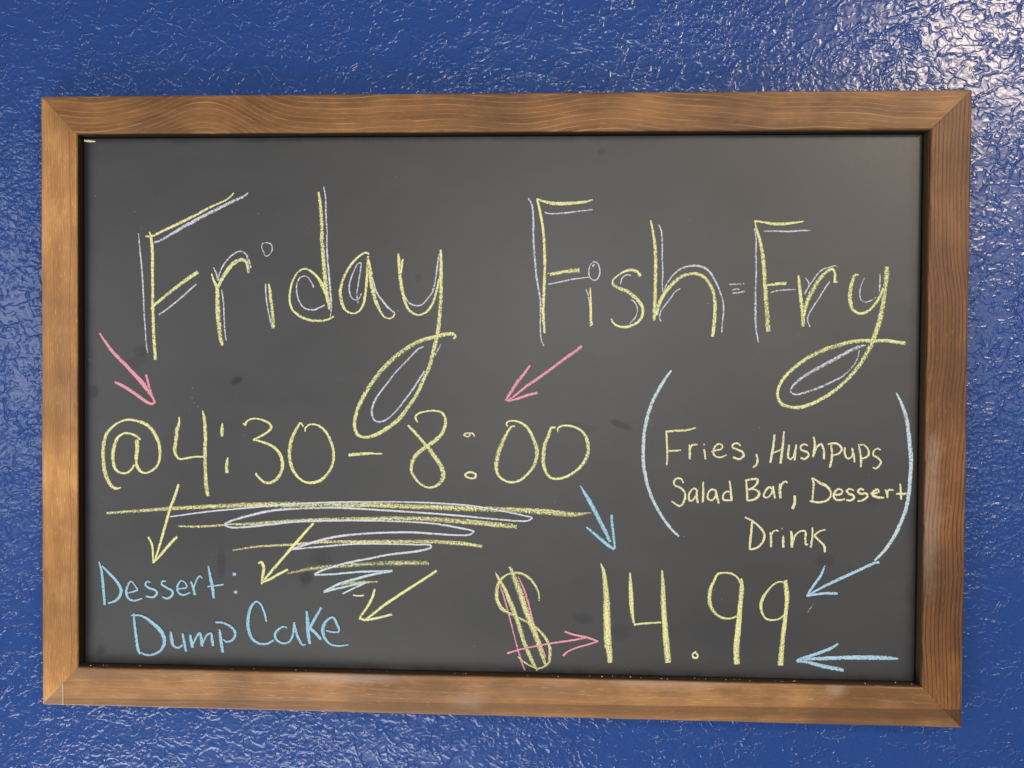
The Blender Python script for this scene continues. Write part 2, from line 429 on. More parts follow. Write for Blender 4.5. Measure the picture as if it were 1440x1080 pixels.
# ------------------------------------------------------------------ chalk strokes, traced in photo pixels
MATS = {
    'Y': chalk_material("yellow_chalk", (.86, .875, .47)),
    'W': chalk_material("pale_blue_white_chalk", (.74, .78, .86)),
    'B': chalk_material("icy_blue_chalk", (.66, .80, .86)),
    'C': chalk_material("sky_blue_chalk", (.42, .70, .86)),
    'P': chalk_material("pink_chalk", (.86, .42, .52)),
    'A': chalk_material("light_blue_chalk", (.50, .73, .87)),
    'N': chalk_material("cream_chalk", (.86, .84, .55)),
}
REG = {'A': (180, 250, 6), 'D': (400, 250, 6), 'E': (460, 450, 6), 'G': (720, 260, 6), 'I': (880, 300, 6), 'J': (1040, 300, 6),
       'K': (1060, 420, 6), 'L': (120, 450, 6), 'M': (670, 470, 6), 'N': (130, 560, 6), 'O': (320, 560, 6), 'Q': (540, 560, 6),
       'R': (680, 570, 6), 'S': (130, 670, 6), 'T': (300, 670, 6), 'X': (400, 760, 6), 'Z': (800, 660, 9), 'AA': (880, 510, 6),
       'BB': (890, 640, 6), 'CC': (1060, 540, 6), 'DD': (1060, 640, 6), 'EE': (1040, 780, 6), 'FF': (680, 770, 6),
       'GG': (840, 780, 6), 'HH': (120, 760, 6), 'II': (300, 760, 6), 'px': (0, 0, 1)}

def catmull(pts, step=1.0):
    if len(pts) == 2: pts = [pts[0], tuple((a + b) / 2 for a, b in zip(*pts)), pts[1]]
    P = [tuple(2 * a - b for a, b in zip(pts[0], pts[1]))] + pts + [tuple(2 * a - b for a, b in zip(pts[-1], pts[-2]))]
    out = []
    for i in range(1, len(P) - 2):
        p0, p1, p2, p3 = P[i - 1:i + 3]
        L = math.hypot(p2[0] - p1[0], p2[1] - p1[1])
        # centripetal spacing keeps sharp turns from looping
        d01 = max(1e-4, math.hypot(p1[0] - p0[0], p1[1] - p0[1]) ** .5)
        d12 = max(1e-4, L ** .5)
        d23 = max(1e-4, math.hypot(p3[0] - p2[0], p3[1] - p2[1]) ** .5)
        n = max(1, int(L / step))
        for k in range(n):
            u = k / n
            r = []
            for a, b, c, d in zip(p0, p1, p2, p3):
                m1 = (c - b) + d12 * ((b - a) / d01 - (c - a) / (d01 + d12))
                m2 = (c - b) + d12 * ((d - c) / d23 - (d - b) / (d12 + d23))
                r.append((2 * u**3 - 3 * u**2 + 1) * b + (u**3 - 2 * u**2 + u) * m1 + (-2 * u**3 + 3 * u**2) * c + (u**3 - u**2) * m2)
            out.append(tuple(r))
    out.append(pts[-1])
    return out

LIFT = [0]
def chalk(name, colour, label, reg, *strokes, press=None, wide=1.0):
    """strokes: 'x,y,w x,y,w ...' in the enlarged-view units of reg"""
    if name in ('chalk_outline', 'chalk_colon', 'chalk_dash') and len(strokes) > 1:
        if name == 'chalk_colon': name = 'chalk_dot'
        for st in strokes: chalk_mesh(name, colour, label, reg, (st,), (press or .82) if name == 'chalk_outline' else press, .84 if name == 'chalk_outline' else wide)
    else: chalk_mesh(name, colour, label, reg, strokes, press, wide)

def chalk_mesh(name, colour, label, reg, strokes, press, wide):
    ox, oy, sc = REG[reg]
    V, F, UV, PR = [], [], [], []
    for st in strokes:
        pts, w = [], 10
        for tok in st.split():
            a = [float(q) for q in tok.split(',')]
            if len(a) > 2: w = a[2]
            pts.append((ox + a[0] / sc, oy + a[1] / sc, w / sc))
        if len(pts) == 1:
            x, y, w = pts[0]; pts = [(x - w * .42, y - .2, w * .7), (x, y, w), (x + w * .42, y + .2, w * .7)]
        mean_w = sum(q[2] for q in pts) / len(pts)
        c = catmull(pts)
        rnd = random.Random(len(V) + int(pts[0][0] * 7))
        LIFT[0] += 1
        y_base = BOARD_Y - .00012 - LIFT[0] * .0000022
        base = len(V); s = rnd.random() * 500
        NC = 5
        for i, (x, y, w) in enumerate(c):
            a, b = c[max(0, i - 1)], c[min(len(c) - 1, i + 1)]
            tx, ty = b[0] - a[0], b[1] - a[1]; L = math.hypot(tx, ty) or 1
            nx, ny = -ty / L, tx / L
            if i: s += math.hypot(x - c[i - 1][0], y - c[i - 1][1])
            w = max(1.0, w * wide * .95) + .42
            j1, j2 = (rnd.random() - .5) * .28, (rnd.random() - .5) * .28
            pr = press if press is not None else min(1.0, max(.60, .98 - .045 * (w - 2.5)))
            pr += .05 * math.sin(s * .05)
            for k in range(NC):
                t = k / (NC - 1)
                o = (t - .5) * w + (j1 if t < .5 else j2)
                V.append(on_plane(x + nx * o, y + ny * o, y_base - .0000012 * i / len(c)))
                UV.append((s / 4.0, t)); PR.append(pr)
        for i in range(len(c) - 1):
            for k in range(NC - 1):
                q = base + i * NC + k
                F.append((q, q + 1, q + NC + 1, q + NC))
    me = mesh_from(name, V, F)
    uvl = me.uv_layers.new(name="UVMap")
    for lp in me.loops: uvl.data[lp.index].uv = UV[lp.vertex_index]
    at = me.attributes.new("pressure", 'FLOAT', 'POINT')
    at.data.foreach_set("value", PR)
    return link(name, me, MATS[colour], surface, label)

# --- heading: Friday
chalk("chalk_outline", 'W', "pale chalk outline beside the F of Friday", 'A',
      "89,470,8 96,560,14 112,720,16 122,850,16 130,1000,16 134,1120,16 145,1260,14 152,1380,12 165,1475,8",
      "220,545,18 270,530,22 340,490,26 440,430,34 560,365,34 680,300,36 780,250,34 880,200,32 970,160,26 1015,128,10",
      "262,1153,16 300,1130,14 400,1052,16 500,965,16 575,897,14")
chalk("chalk_letter", 'Y', "yellow chalk capital F of Friday", 'A',
      "180,455,8 193,500,22 204,600,26 207,800,26 210,1080,28 212,1200,28 222,1400,30 233,1535,32",
      "148,492,14 200,492,18 300,445,22 430,385,24 560,320,22 700,245,18 830,185,16 870,155,14 893,128,10",
      "195,1108,20 240,1060,24 330,985,26 400,930,28 500,855,32 590,795,36")
chalk("chalk_outline", 'W', "pale chalk outline beside the r of Friday", 'A',
      "722,758,12 745,810,14 758,865,18 772,810,14 810,730,16 870,660,16 940,620,16 985,635,16 1015,685,18 1037,760,14",
      "790,945,12 806,1060,16 810,1160,14 815,1260,14 828,1372,16", "1050,810,10")
chalk("chalk_letter", 'Y', "yellow chalk r of Friday", 'A',
      "706,810,10 725,870,20 750,930,30 755,1050,40 760,1150,46 770,1280,44 785,1370,38 797,1415,30",
      "760,930,20 790,860,30 840,780,36 900,715,36 955,692,32 995,705,32 1010,750,28 1018,805,24")
chalk("chalk_outline", 'W', "pale chalk outline and hollow dot of the i of Friday", 'A',
      "1160,895,14 1165,1000,14 1185,1130,12 1210,1250,14",
      "1150,635,10 1132,600,8 1132,560,8 1160,548,8 1205,560,12 1217,600,14 1200,640,10 1165,662,10 1145,640,8")
chalk("chalk_letter", 'Y', "yellow chalk i of Friday", 'A', "1187,895,10 1197,960,30 1210,1060,30 1222,1180,34 1225,1270,36")
chalk("chalk_outline", 'W', "pale chalk outline of the d of Friday", 'D',
      "330,75,8 345,150,14 350,300,18 358,450,18 358,600,18 372,780,20 388,960,20 395,1060,18 390,1170,8",
      "248,925,14 220,870,12 180,830,12 130,845,14 105,900,14 108,990,14 140,1070,14 180,1105,14 240,1115,16 300,1095,16 340,1075,14")
chalk("chalk_letter", 'Y', "yellow chalk d of Friday", 'D',
      "287,120,14 300,210,26 312,350,36 318,550,36 330,700,36 345,880,38 360,1000,40 378,1090,30 381,1112,16",
      "360,1000,30 320,910,36 280,840,22 210,780,20 165,768,14 115,795,14 70,870,16 45,980,18 47,1060,18 70,1115,18 120,1160,20 200,1198,22 280,1208,22 360,1198,18 418,1170,12")
chalk("chalk_outline", 'W', "pale chalk outline of the a of Friday", 'D',
      "622,1058,12 612,1000,12 625,880,14 645,760,14 645,720,12 620,725,12 585,790,12 550,890,14 548,960,14 570,1015,12 610,1030,10 635,1010,12 648,975,12",
      "745,850,10 775,960,20 820,1030,22 880,1100,20 930,1140,12", "955,1122,8")
chalk("chalk_letter", 'Y', "yellow chalk a of Friday", 'D',
      "715,645,12 685,632,16 640,655,16 580,710,20 510,820,22 478,910,26 472,980,28 490,1070,28 520,1120,20 575,1145,14 630,1125,16 665,1065,22 685,960,22 695,850,24 705,720,30 705,660,18",
      "712,700,20 725,800,40 735,900,36 760,1010,34 800,1110,24 840,1170,16 880,1188,16 915,1175,14 932,1145,10")
chalk("chalk_outline", 'W', "pale chalk outline of the y of Friday", 'D',
      "1305,640,12 1290,740,16 1270,880,16 1245,970,20 1200,1030,14 1160,1070,14 1120,1080,14 1060,1060,18 1020,1010,14 1005,960,8",
      "1172,1425,12 1130,1445,16 1020,1555,16 940,1640,14 870,1730,16 800,1820,16 750,1910,24 738,1990,24 760,2045,14 800,2060,14 860,2040,16 940,1970,16 1020,1870,18 1100,1760,22 1150,1680,22 1180,1630,16",
      "1320,1405,12 1295,1450,14 1270,1500,12")
chalk("chalk_letter", 'Y', "yellow chalk y of Friday with long looped tail", 'E',
      "602,-562,14 605,-510,28 612,-420,34 625,-300,32 645,-200,30 670,-120,24 705,-70,20 770,-42,16 840,-70,18 890,-140,20 925,-250,18 945,-350,14",
      "640,-515,12 630,-460,20 625,-400,16",
      "958,-595,14 960,-520,28 960,-350,36 960,-200,34 950,-50,32 930,130,40 900,250,34 870,370,36 820,490,34 760,620,34 680,740,34 590,850,34 480,930,36 380,980,32 300,988,24 255,965,30 232,900,34 245,790,34 290,680,36 370,540,38 470,410,42 590,300,44 710,215,40 820,165,38 920,140,36 1010,118,34 1065,122,30 1080,145,20 1065,158,8")
# --- heading: Fish
chalk("chalk_outline", 'W', "pale chalk outline beside the F of Fish", 'G',
      "138,112,12 165,160,18 178,260,20 180,400,20 182,500,20 195,640,20 205,760,22 225,880,20 240,980,16 240,1080,14 239,1200,12 248,1310,12 268,1358,14",
      "275,232,12 310,242,12 430,238,14 560,222,14 680,208,12", "305,838,14 400,820,14 500,798,16 600,785,12 650,778,10")
chalk("chalk_letter", 'Y', "yellow chalk capital F of Fish", 'G',
      "210,115,14 235,220,20 260,360,22 272,500,24 277,640,26 275,780,28 268,930,28 262,1050,26 266,1150,24 275,1252,16",
      "210,118,12 270,140,22 340,155,30 440,158,30 530,152,28 620,142,20 680,125,10",
      "320,755,24 400,740,30 480,728,34 570,720,46", "305,748,10")
chalk("chalk_outline", 'W', "pale chalk oval dot of the i of Fish", 'G',
      "690,645,10 660,680,10 648,740,12 665,790,10 705,805,12 735,770,14 740,710,14 720,660,10 690,645,10", "680,690,20 697,668,18",
      "625,880,12 645,940,14 655,1010,10")
chalk("chalk_letter", 'Y', "yellow chalk i of Fish", 'G', "660,868,10 662,950,16 664,1050,22 665,1150,24 668,1172,30", "655,1190,10 683,1176,12")
chalk("chalk_outline", 'W', "pale chalk outline of the s of Fish", 'G', "1005,765,10 970,758,10 930,785,12 915,840,10",
      "1005,968,12 1035,990,14 1058,1050,12 1045,1110,12 990,1175,8")
chalk("chalk_letter", 'Y', "yellow chalk s of Fish", 'G',
      "1085,770,26 1060,735,28 1000,718,24 940,735,16 880,775,14 848,810,16 855,840,26 900,870,34 970,900,36 1040,950,36 1090,1010,28 1105,1070,24 1085,1130,24 1050,1165,24 1000,1190,24 950,1200,22 880,1185,18 845,1150,16 838,1130,12")
chalk("chalk_outline", 'W', "pale chalk outline of the h of Fish", 'I',
      "278,95,12 300,150,16 308,280,16 308,400,16 312,500,14 308,600,12 312,660,10",
      "320,650,12 350,590,12 400,520,14 470,465,18 560,442,22 640,450,22 700,485,22 750,560,22 790,650,20 820,740,16 825,830,18 815,920,14 810,1010,12",
      "460,635,14 420,660,14 360,740,14 300,820,14 285,865,14 290,900,10 302,912,8")
chalk("chalk_letter", 'Y', "yellow chalk h of Fish", 'I',
      "210,60,12 225,130,20 245,260,28 252,400,32 250,550,32 247,700,34 245,800,38 238,905,30",
      "260,860,20 280,770,30 330,670,34 400,590,32 470,535,30 560,508,30 630,520,32 690,570,32 730,640,30 750,730,34 752,830,30 745,930,32 732,1040,26")
chalk("chalk_dash", 'W', "small pale chalk dashes between Fish and Fry", 'I', "870,600,10 940,597,11 1005,594,9", "893,650,12 925,638,12 960,643,10", "897,674,10 950,668,14 1005,660,14", press=.72)
# --- heading: Fry
chalk("chalk_outline", 'W', "pale chalk outline beside the F of Fry", 'J',
      "125,130,14 137,180,14 140,350,14 140,500,18 135,650,16 135,800,24 135,900,20 142,1000,16 160,1088,12",
      "205,150,12 300,150,16 420,153,18 520,145,14 600,145,10", "262,668,12 310,655,14 400,645,14 475,643,10")
chalk("chalk_letter", 'Y', "yellow chalk capital F of Fry", 'J',
      "130,60,12 140,120,16 165,200,26 190,320,34 205,450,38 215,600,40 225,750,40 235,880,44 242,1000,44",
      "130,65,16 200,75,18 280,88,28 380,88,28 470,78,18 540,68,10", "230,605,10 280,600,22 340,593,28 395,590,26")
chalk("chalk_outline", 'W', "pale chalk outline of the r of Fry", 'J', "555,545,10 578,575,12 585,610,16 565,650,18 550,683,16",
      "570,640,10 610,580,12 660,510,12 700,475,14 760,455,12 810,442,12 828,455,8",
      "762,575,10 735,610,14 680,700,14 620,790,14 580,860,14 575,910,12 595,960,10")
chalk("chalk_letter", 'Y', "yellow chalk r of Fry", 'J', "497,522,14 505,600,30 515,700,34 528,800,36 535,900,38 535,955,38",
      "540,880,20 560,780,36 590,700,44 640,610,46 690,535,34 740,490,24 785,470,22 803,500,22 803,575,20", "790,580,14 828,580,10")
chalk("chalk_outline", 'W', "pale chalk outline of the y of Fry", 'J', "1053,545,10 1025,610,12 1015,680,14 1030,735,14 1065,748,12 1110,735,12 1150,710,10",
      "1187,510,14 1185,580,18 1180,660,14",
      "1065,1110,20 1000,1130,34 920,1165,34 820,1220,36 720,1275,38 620,1330,36 530,1385,34 470,1435,28 428,1495,16 450,1522,18 485,1528,18 570,1505,24 660,1475,26 760,1430,22 860,1380,20 930,1320,16 975,1265,14 1000,1210,12 1010,1155,10", press=.74)
chalk("chalk_letter", 'Y', "yellow chalk y of Fry with long looped tail", 'K',
      "885,-202,16 855,-200,24 830,-140,30 815,-60,38 815,20,36 830,80,34 865,115,24 910,125,22 970,100,22 1020,50,26 1065,-20,26 1095,-90,24",
      "1123,-270,34 1123,-220,50 1115,-140,44 1100,-20,40 1075,130,48 1045,240,46 1010,340,46 960,450,42 890,560,40 810,660,36 720,745,30 600,830,30 480,890,32 400,915,32 310,915,26 240,890,34 205,840,28 205,770,26 240,690,28 310,610,32 420,520,34 530,460,42 650,410,42 780,375,38 900,355,34 1020,355,34 1130,355,30 1220,370,32 1280,376,34")
# --- pink arrows
chalk("chalk_arrow", 'P', "pink chalk arrow from the F of Friday down to 4:30", 'L',
      "120,110,14 160,170,20 220,255,26 330,370,30 420,465,34 480,530,40 530,600,28 585,690,12",
      "512,460,18 530,530,22 555,620,22 585,690,20", "250,522,22 340,570,28 430,630,28 500,680,28 560,708,20 592,692,14", press=.97)
chalk("chalk_arrow", 'P', "pink chalk arrow from Fish down to 8:00", 'M',
      "887,95,28 860,125,26 760,195,26 640,285,24 530,365,24 420,440,22 340,505,16 260,565,12",
      "452,262,14 400,335,24 340,410,30 295,480,26 245,560,16", "262,565,14 340,545,22 430,515,22 515,493,22", press=.97)
# --- @4:30-8:00
chalk("chalk_at_sign", 'Y', "yellow chalk at sign before 4:30", 'N',
      "405,350,18 370,320,20 320,298,18 265,297,18 215,330,24 185,400,32 173,480,32 180,560,32 200,605,24 240,630,18 290,630,18 330,600,18 355,560,16",
      "375,350,40 378,430,36 370,500,30 370,550,20 385,590,30 410,620,22 450,630,16 510,605,20 550,560,24 570,480,26 562,390,32 530,310,36 480,240,30 420,205,30 350,185,20 290,182,18 220,205,16 160,250,24 115,310,30 95,390,34 90,480,34 95,560,34 110,640,38 140,710,38 170,748,34 210,762,20 240,752,8")
chalk("chalk_digit", 'Y', "yellow chalk 4 of 4:30", 'N', "730,158,8 733,200,16 715,260,34 705,350,36 695,430,34 705,480,24 735,512,16 800,505,18 870,493,16 945,495,14",
      "930,105,10 945,180,28 952,300,34 950,430,32 950,560,32 955,680,36 965,770,40 975,825,28")
chalk("chalk_colon", 'Y', "yellow chalk colon of 4:30", 'N', "1098,212,12 1093,260,30 1093,322,32", "1143,500,10 1132,560,30 1135,632,36")
chalk("chalk_digit", 'Y', "yellow chalk 3 of 4:30", 'O', "130,212,14 150,225,20 155,205,18 185,180,14 240,172,14 310,190,16 355,215,18 368,250,22 330,290,18 270,325,18 215,350,14",
      "215,350,14 270,362,18 350,390,24 410,430,26 450,490,30 465,560,32 450,630,30 410,685,28 350,715,26 310,708,22 265,670,16 240,640,16 245,630,10")
chalk("chalk_digit", 'Y', "yellow chalk 0 of 4:30", 'O', "640,240,10 615,208,12 590,245,22 550,320,30 525,420,34 525,510,34 545,590,30 590,660,22 650,705,18 720,712,24 790,690,26 850,630,22 885,560,22 895,480,26 880,390,24 840,300,24 790,245,20 730,220,14 680,228,14 655,255,12 655,282,8")
chalk("chalk_dash", 'Y', "yellow chalk dash between 4:30 and 8:00", 'O', "1020,478,28 1100,472,28 1200,466,22 1305,468,10")
chalk("chalk_digit", 'Y', "yellow chalk 8 of 8:00", 'Q', "285,205,8 265,160,18 290,130,14 350,112,14 430,105,16 490,125,20 518,180,24 510,250,32 470,320,38 400,380,36 340,420,36 270,480,38 235,550,34 230,610,24 260,670,22 310,725,20 370,752,18 430,745,22 480,705,34 500,650,40 485,580,38 440,510,40 390,440,34 340,380,26 270,300,26 200,228,18")
chalk("chalk_colon", 'N', "chalk colon of small rings in 8:00", 'Q', "670,312,14 690,298,14 720,297,12 725,312,14 705,325,12 675,310,12 690,298,10 735,295,10 755,303,12 765,325,8",
      "680,650,16 700,630,16 740,625,18 775,645,18 770,668,18 730,675,16 695,660,18 680,648,14", press=1.0)
chalk("chalk_digit", 'Y', "first yellow chalk 0 of 8:00", 'Q', "1105,238,12 1080,238,14 1040,290,26 1000,370,36 965,460,40 950,540,40 948,600,34 965,650,22 1010,690,18 1080,710,20 1150,690,22 1220,630,24 1270,560,32 1290,480,38 1285,410,40 1255,330,26 1210,250,24 1160,210,18 1090,190,12 1045,200,12 1032,220,10 1045,238,8")
chalk("chalk_digit", 'Y', "last yellow chalk 0 of 8:00", 'R', "608,185,14 575,190,28 545,260,30 515,340,34 505,420,36 505,490,32 525,560,26 560,605,22 610,620,22 690,605,22 770,560,24 840,490,30 875,420,32 882,340,32 860,260,28 820,210,20 760,180,18 690,170,16 640,182,14 625,200,12 628,225,8")
# --- underlining
chalk("chalk_underline", 'Y', "longest yellow chalk underline below the time", 'px',
      "150,721.7,3.6 200,718,5 236.7,715.3,6 325,711,7.5 390,709.7,8.5 466.7,709.7,8.5 520,710,8 563,711.7,8 630,714,9 718,717,9 770,720,9.5 808,723.5,7 820,722.5,4 831,721,1.2", press=.72)
chalk("chalk_underline", 'Y', "second yellow chalk underline below the time", 'px',
      "250.3,739.7,2.5 280,740.5,3.8 315,738.3,3.5 350,736.7,5 416.7,732.5,6 466.7,730.8,7 496.7,730,6.5 580,729,7.5 630,731.7,8 690,737,8 727,740.5,8", press=.70)
chalk("chalk_underline", 'Y', "third yellow chalk underline below the time", 'px',
      "326.7,774,1.5 358,769,3 408,765.8,4 450,762.5,5 516.7,761.7,5.5 563,761.7,6 605,761.7,6.5 646.7,764,6.5 678,768.5,4", press=.72)
chalk("chalk_underline", 'Y', "fourth yellow chalk underline, grainy, below the time", 'px',
      "404,806,3 441.7,799,6 475,796,6.5 516.7,793.3,7 563,791.7,8 603,791.7,6.5", press=.60)
chalk("chalk_underline", 'Y', "shortest yellow chalk underline at the tip of the scribble", 'px', "478,821.7,4 508,819,5.5 520,818.6,3 531,818,1.8", press=.68)
chalk("chalk_dash", 'N', "tiny cream chalk dash under the scribble", 'px', "496.7,836.7,2 503,838,2 511.7,837,2.4", press=1.0)
chalk("chalk_scribble", 'W', "pale zigzag chalk scribble woven through the yellow underlines", 'px',
      "239,726.7,1.5 296.7,719,2.2 350,714,2.2 420,708,2 500,705.8,2 513,706,2 555,705.8,2 613,707.5,2 670,712,2 713,720,2 736.7,725,2.2 748,728.3,2 743,732,2.4 728,732.5,2.6 686.7,729,2.6 620,723,2.6 563,719,2.6 496.7,715,2.8 466.7,714,2.8 425,715,3 383,718,3.4 341.7,727.5,3.4 321.7,734,3 316,738,2.8 325,741.7,2.6 350,740.8,2.8 380,737.5,2.8 416.7,733.6,2.8 500,732,2.4 580,734,2.4 613,736.7,2.8 646.7,742.5,2.8 666,747.5,2.2 660,752,2.6 646.7,752.8,2.6 580,748.7,3 546.7,748.7,3 496.7,751.7,3 466.7,755.8,3.4 441.7,762.5,3.4 420,769,3 411,772.5,2.4",
      "411,772.5,2.2 450,769,2.4 500,765,2.4 586.7,765.8,2.4 605,766.7,2.6 606,769.5,2.6 593,774,3 546.7,780,3 513,786.7,3.4 500,789,3.4 466.7,797.5,3.4 446.7,805,3.2 442.5,808.5,3")
chalk("chalk_scribble", 'B', "icy blue lower tip of the zigzag chalk scribble", 'px',
      "442.5,808.5,3 466.7,807.5,2.6 508,804,2.8 551.7,803,4", "551.7,803,3 530,806.7,3.6 496.7,815,3.6 475,822,3.4 455,832.5,3.4",
      "455,832.5,3.4 475,827.5,2.8 500,822,2.4 516,819,1.6", "512,821,2 500,826,2 481.7,835,1.8")
# --- yellow arrows
chalk("chalk_arrow", 'Y', "yellow chalk arrow pointing down to the word Dessert", 'S', "727,65,22 690,180,26 655,270,26 630,360,24 590,500,22 555,620,18 525,710,16",
      "470,510,16 500,570,20 510,640,16 512,730,14", "512,728,14 560,680,22 640,585,26 713,508,24", press=.95)
chalk("chalk_arrow", 'Y', "yellow chalk arrow starting at the second underline", 'T', "845,395,20 780,465,22 680,580,24 580,695,24 490,800,24 420,885,18",
      "380,735,12 403,722,20 425,770,28 415,850,24 408,910,18", "410,895,16 480,865,22 560,820,22 630,785,18", press=.95)
chalk("chalk_arrow", 'Y', "yellow chalk arrow pointing to the word Cake", 'X', "1285,255,22 1180,325,24 1000,440,24 850,540,24 760,610,22 690,665,20",
      "763,410,16 745,470,22 700,560,22 650,630,20 635,655,22", "630,658,18 680,670,20 780,655,20 908,623,20", press=.95)
# --- blue arrows and brackets
chalk("chalk_arrow", 'C', "sky blue chalk arrow from 8:00 down to the price", 'Z', "145,212,18 190,285,36 260,400,52 340,550,56 410,690,54 470,800,52 520,920,44",
      "220,730,18 300,795,34 400,880,40 500,965,44 575,1015,30", "540,575,36 545,680,38 560,800,36 572,900,34 582,1000,28", press=.93)
chalk("chalk_bracket", 'B', "icy blue opening chalk bracket before Fries", 'AA',
      "385,65,14 330,140,24 270,240,30 220,340,30 185,450,32 160,570,34 148,700,32 147,800,30 157,910,32 185,1040,30 240,1180,28 320,1320,26 390,1410,24 450,1465,14", press=.88)
chalk("chalk_bracket", 'B', "icy blue closing chalk bracket after Dessert", 'CC',
      "1203,75,12 1240,150,26 1280,260,38 1300,360,40 1312,480,40 1324,600,38 1325,700,34 1320,780,34 1308,920,34 1288,1040,36 1240,1170,34 1170,1310,32 1090,1420,28 1040,1470,24 1020,1492,20", press=.88)
chalk("chalk_arrow", 'A', "short light blue chalk arrow from the closing bracket to the price", 'EE',
      "1180,65,20 1140,70,26 1040,115,26 920,170,26 800,225,24 680,285,20 600,330,14 565,350,12",
      "720,92,12 690,165,20 640,240,22 590,310,18 565,348,12", "565,350,12 640,335,20 740,325,22 828,328,22", press=.95)
chalk("chalk_arrow", 'A', "horizontal blue chalk arrow pointing at the last 9", 'EE',
      "1338,878,16 1250,872,36 1100,868,40 950,868,38 800,872,34 680,876,34 600,880,24 540,888,14",
      "832,750,14 770,790,24 680,825,28 580,860,30 510,885,30 480,900,20", "480,900,18 560,905,26 680,935,34 800,960,34 880,975,26", press=.9)

# --- words in the brackets
def word(colour, text, reg, letters):
    for ch, strokes in letters:
        kind = "chalk_comma" if ch == ',' else "chalk_colon" if ch == ':' else "chalk_letter"
        cname = {'Y': 'yellow', 'N': 'pale yellow', 'C': 'sky blue'}[colour]
        what = "comma" if ch == ',' else "colon" if ch == ':' else ("capital " if ch.isupper() else "letter ") + ch
        r = reg
        if strokes[0] in REG: r, strokes = strokes[0], strokes[1:]
        chalk(kind, colour, f"{cname} chalk {what} of {text}", r, *strokes, press=.93)
word('N', "Fries", 'AA', [
    ('F', ["342,575,14 348,700,16 350,800,16 345,865,14", "340,582,16 420,575,20 520,568,18 592,550,10", "350,745,14 420,743,14 465,738,10"]),
    ('r', ["535,690,12 540,750,20 540,815,18", "540,740,14 555,700,18 580,690,18 605,692,14"]),
    ('i', ["660,730,14 670,780,18 672,815,16", "660,690,14"]),
    ('e', ["722,752,12 760,740,14 810,725,14 815,700,12 790,685,14 755,705,16 738,750,18 750,785,18 790,800,18 850,780,12"]),
    ('s', ["970,700,12 940,680,16 905,690,16 900,715,16 940,732,18 985,755,20 995,785,20 960,812,20 905,798,18"]),
    (',', ["1100,770,12 1110,810,18 1105,855,18 1072,885,14"])])
word('N', "Hushpups", 'CC', [
    ('H', ["175,425,16 165,520,20 150,600,22 140,665,18", "255,400,14 245,520,22 235,600,22 225,672,20", "165,580,14 205,565,14 245,545,14"]),
    ('u', ["298,512,18 290,580,20 290,620,18 310,635,16 335,610,16 350,560,18 360,510,18", "358,520,16 350,590,18 345,645,16"]),
    ('s', ["455,520,12 430,508,16 398,525,16 400,555,16 450,575,18 462,600,18 430,632,18 395,622,16"]),
    ('h', ["503,445,14 515,500,22 508,570,22 500,618,18", "510,590,14 535,530,16 570,508,18 590,560,20 592,635,18"]),
    ('p', ["625,510,12 665,500,16 715,510,18 742,550,18 720,585,16 665,603,14", "655,515,16 660,590,20 655,650,22 640,705,22"]),
    ('u', ["768,535,16 768,590,18 790,628,18 820,620,14 835,580,16 830,540,16", "830,545,16 845,610,20 850,660,14"]),
    ('p', ["885,520,14 900,590,20 905,650,20 903,702,16", "880,515,12 930,515,14 965,555,18 968,600,18 940,622,16 900,630,14"]),
    ('s', ["1070,555,12 1040,545,14 1010,570,16 1010,600,18 1050,625,18 1072,660,18 1050,700,18 1020,712,16 1005,700,12"])])
word('N', "Salad", 'BB', [
    ('S', ["425,235,12 412,205,14 380,195,16 350,215,18 350,250,16 400,275,18 435,310,20 440,360,22 420,410,20 395,430,18 360,412,16 325,390,14"]),
    ('a', ["540,300,14 520,280,14 490,300,16 472,345,18 480,385,18 510,375,16 535,330,16 545,290,14", "538,300,16 540,360,22 548,405,18"]),
    ('l', ["593,225,14 593,310,20 590,398,20"]),
    ('a', ["690,295,18 665,290,16 635,320,16 635,370,18 665,380,18 695,350,18 700,290,20", "695,290,20 710,350,22 725,408,22"]),
    ('d', ["815,215,14 825,290,18 832,380,22", "815,310,16 785,310,14 760,345,16 768,378,18 800,380,16 840,380,20"])])
word('N', "Bar", 'BB', [
    ('B', ["955,210,14 962,300,18 965,385,18", "945,215,12 1000,203,18 1050,205,18 1050,235,18 1010,275,16 975,290,14", "975,290,14 1030,290,16 1065,315,24 1060,345,26 1020,375,22 965,385,16"]),
    ('a', ["1180,290,16 1150,270,18 1115,310,18 1105,345,18 1130,360,16 1165,330,16 1185,260,16", "1182,265,18 1190,320,20 1200,365,16"]),
    ('r', ["1240,240,16 1240,300,26 1245,365,26", "1240,300,14 1260,240,18 1285,222,18 1305,235,12"]),
    (',', ["1365,340,22 1365,400,28 1345,455,22"])])
word('N', "Dessert in the brackets", 'DD', [
    ('D', ["490,190,12 505,240,20 500,310,18 495,390,16", "500,195,12 560,235,24 610,260,26 645,300,20 650,340,16 620,380,18 560,398,18 510,395,18 470,388,12"]),
    ('e', ["665,330,16 700,335,18 740,325,18 745,300,16 715,285,16 685,310,20 675,350,20 700,378,18 770,372,16"]),
    ('s', ["845,300,12 810,285,14 785,300,18 800,325,18 840,340,20 845,360,20 815,382,18 780,378,14"]),
    ('s', ["930,295,14 900,285,16 880,305,18 900,325,18 950,325,20 960,345,18 920,380,18 875,388,14"]),
    ('e', ["985,320,18 1020,320,20 1055,310,16 1045,290,16 1015,300,20 1000,330,24 1040,355,22 1100,360,16"]),
    ('r', ["1110,290,14 1125,330,22 1128,362,18", "1125,330,14 1140,295,18 1180,295,14"]),
    ('t', ["1235,240,12 1240,310,18 1243,375,18", "1200,325,16 1245,328,18 1290,325,16"])])
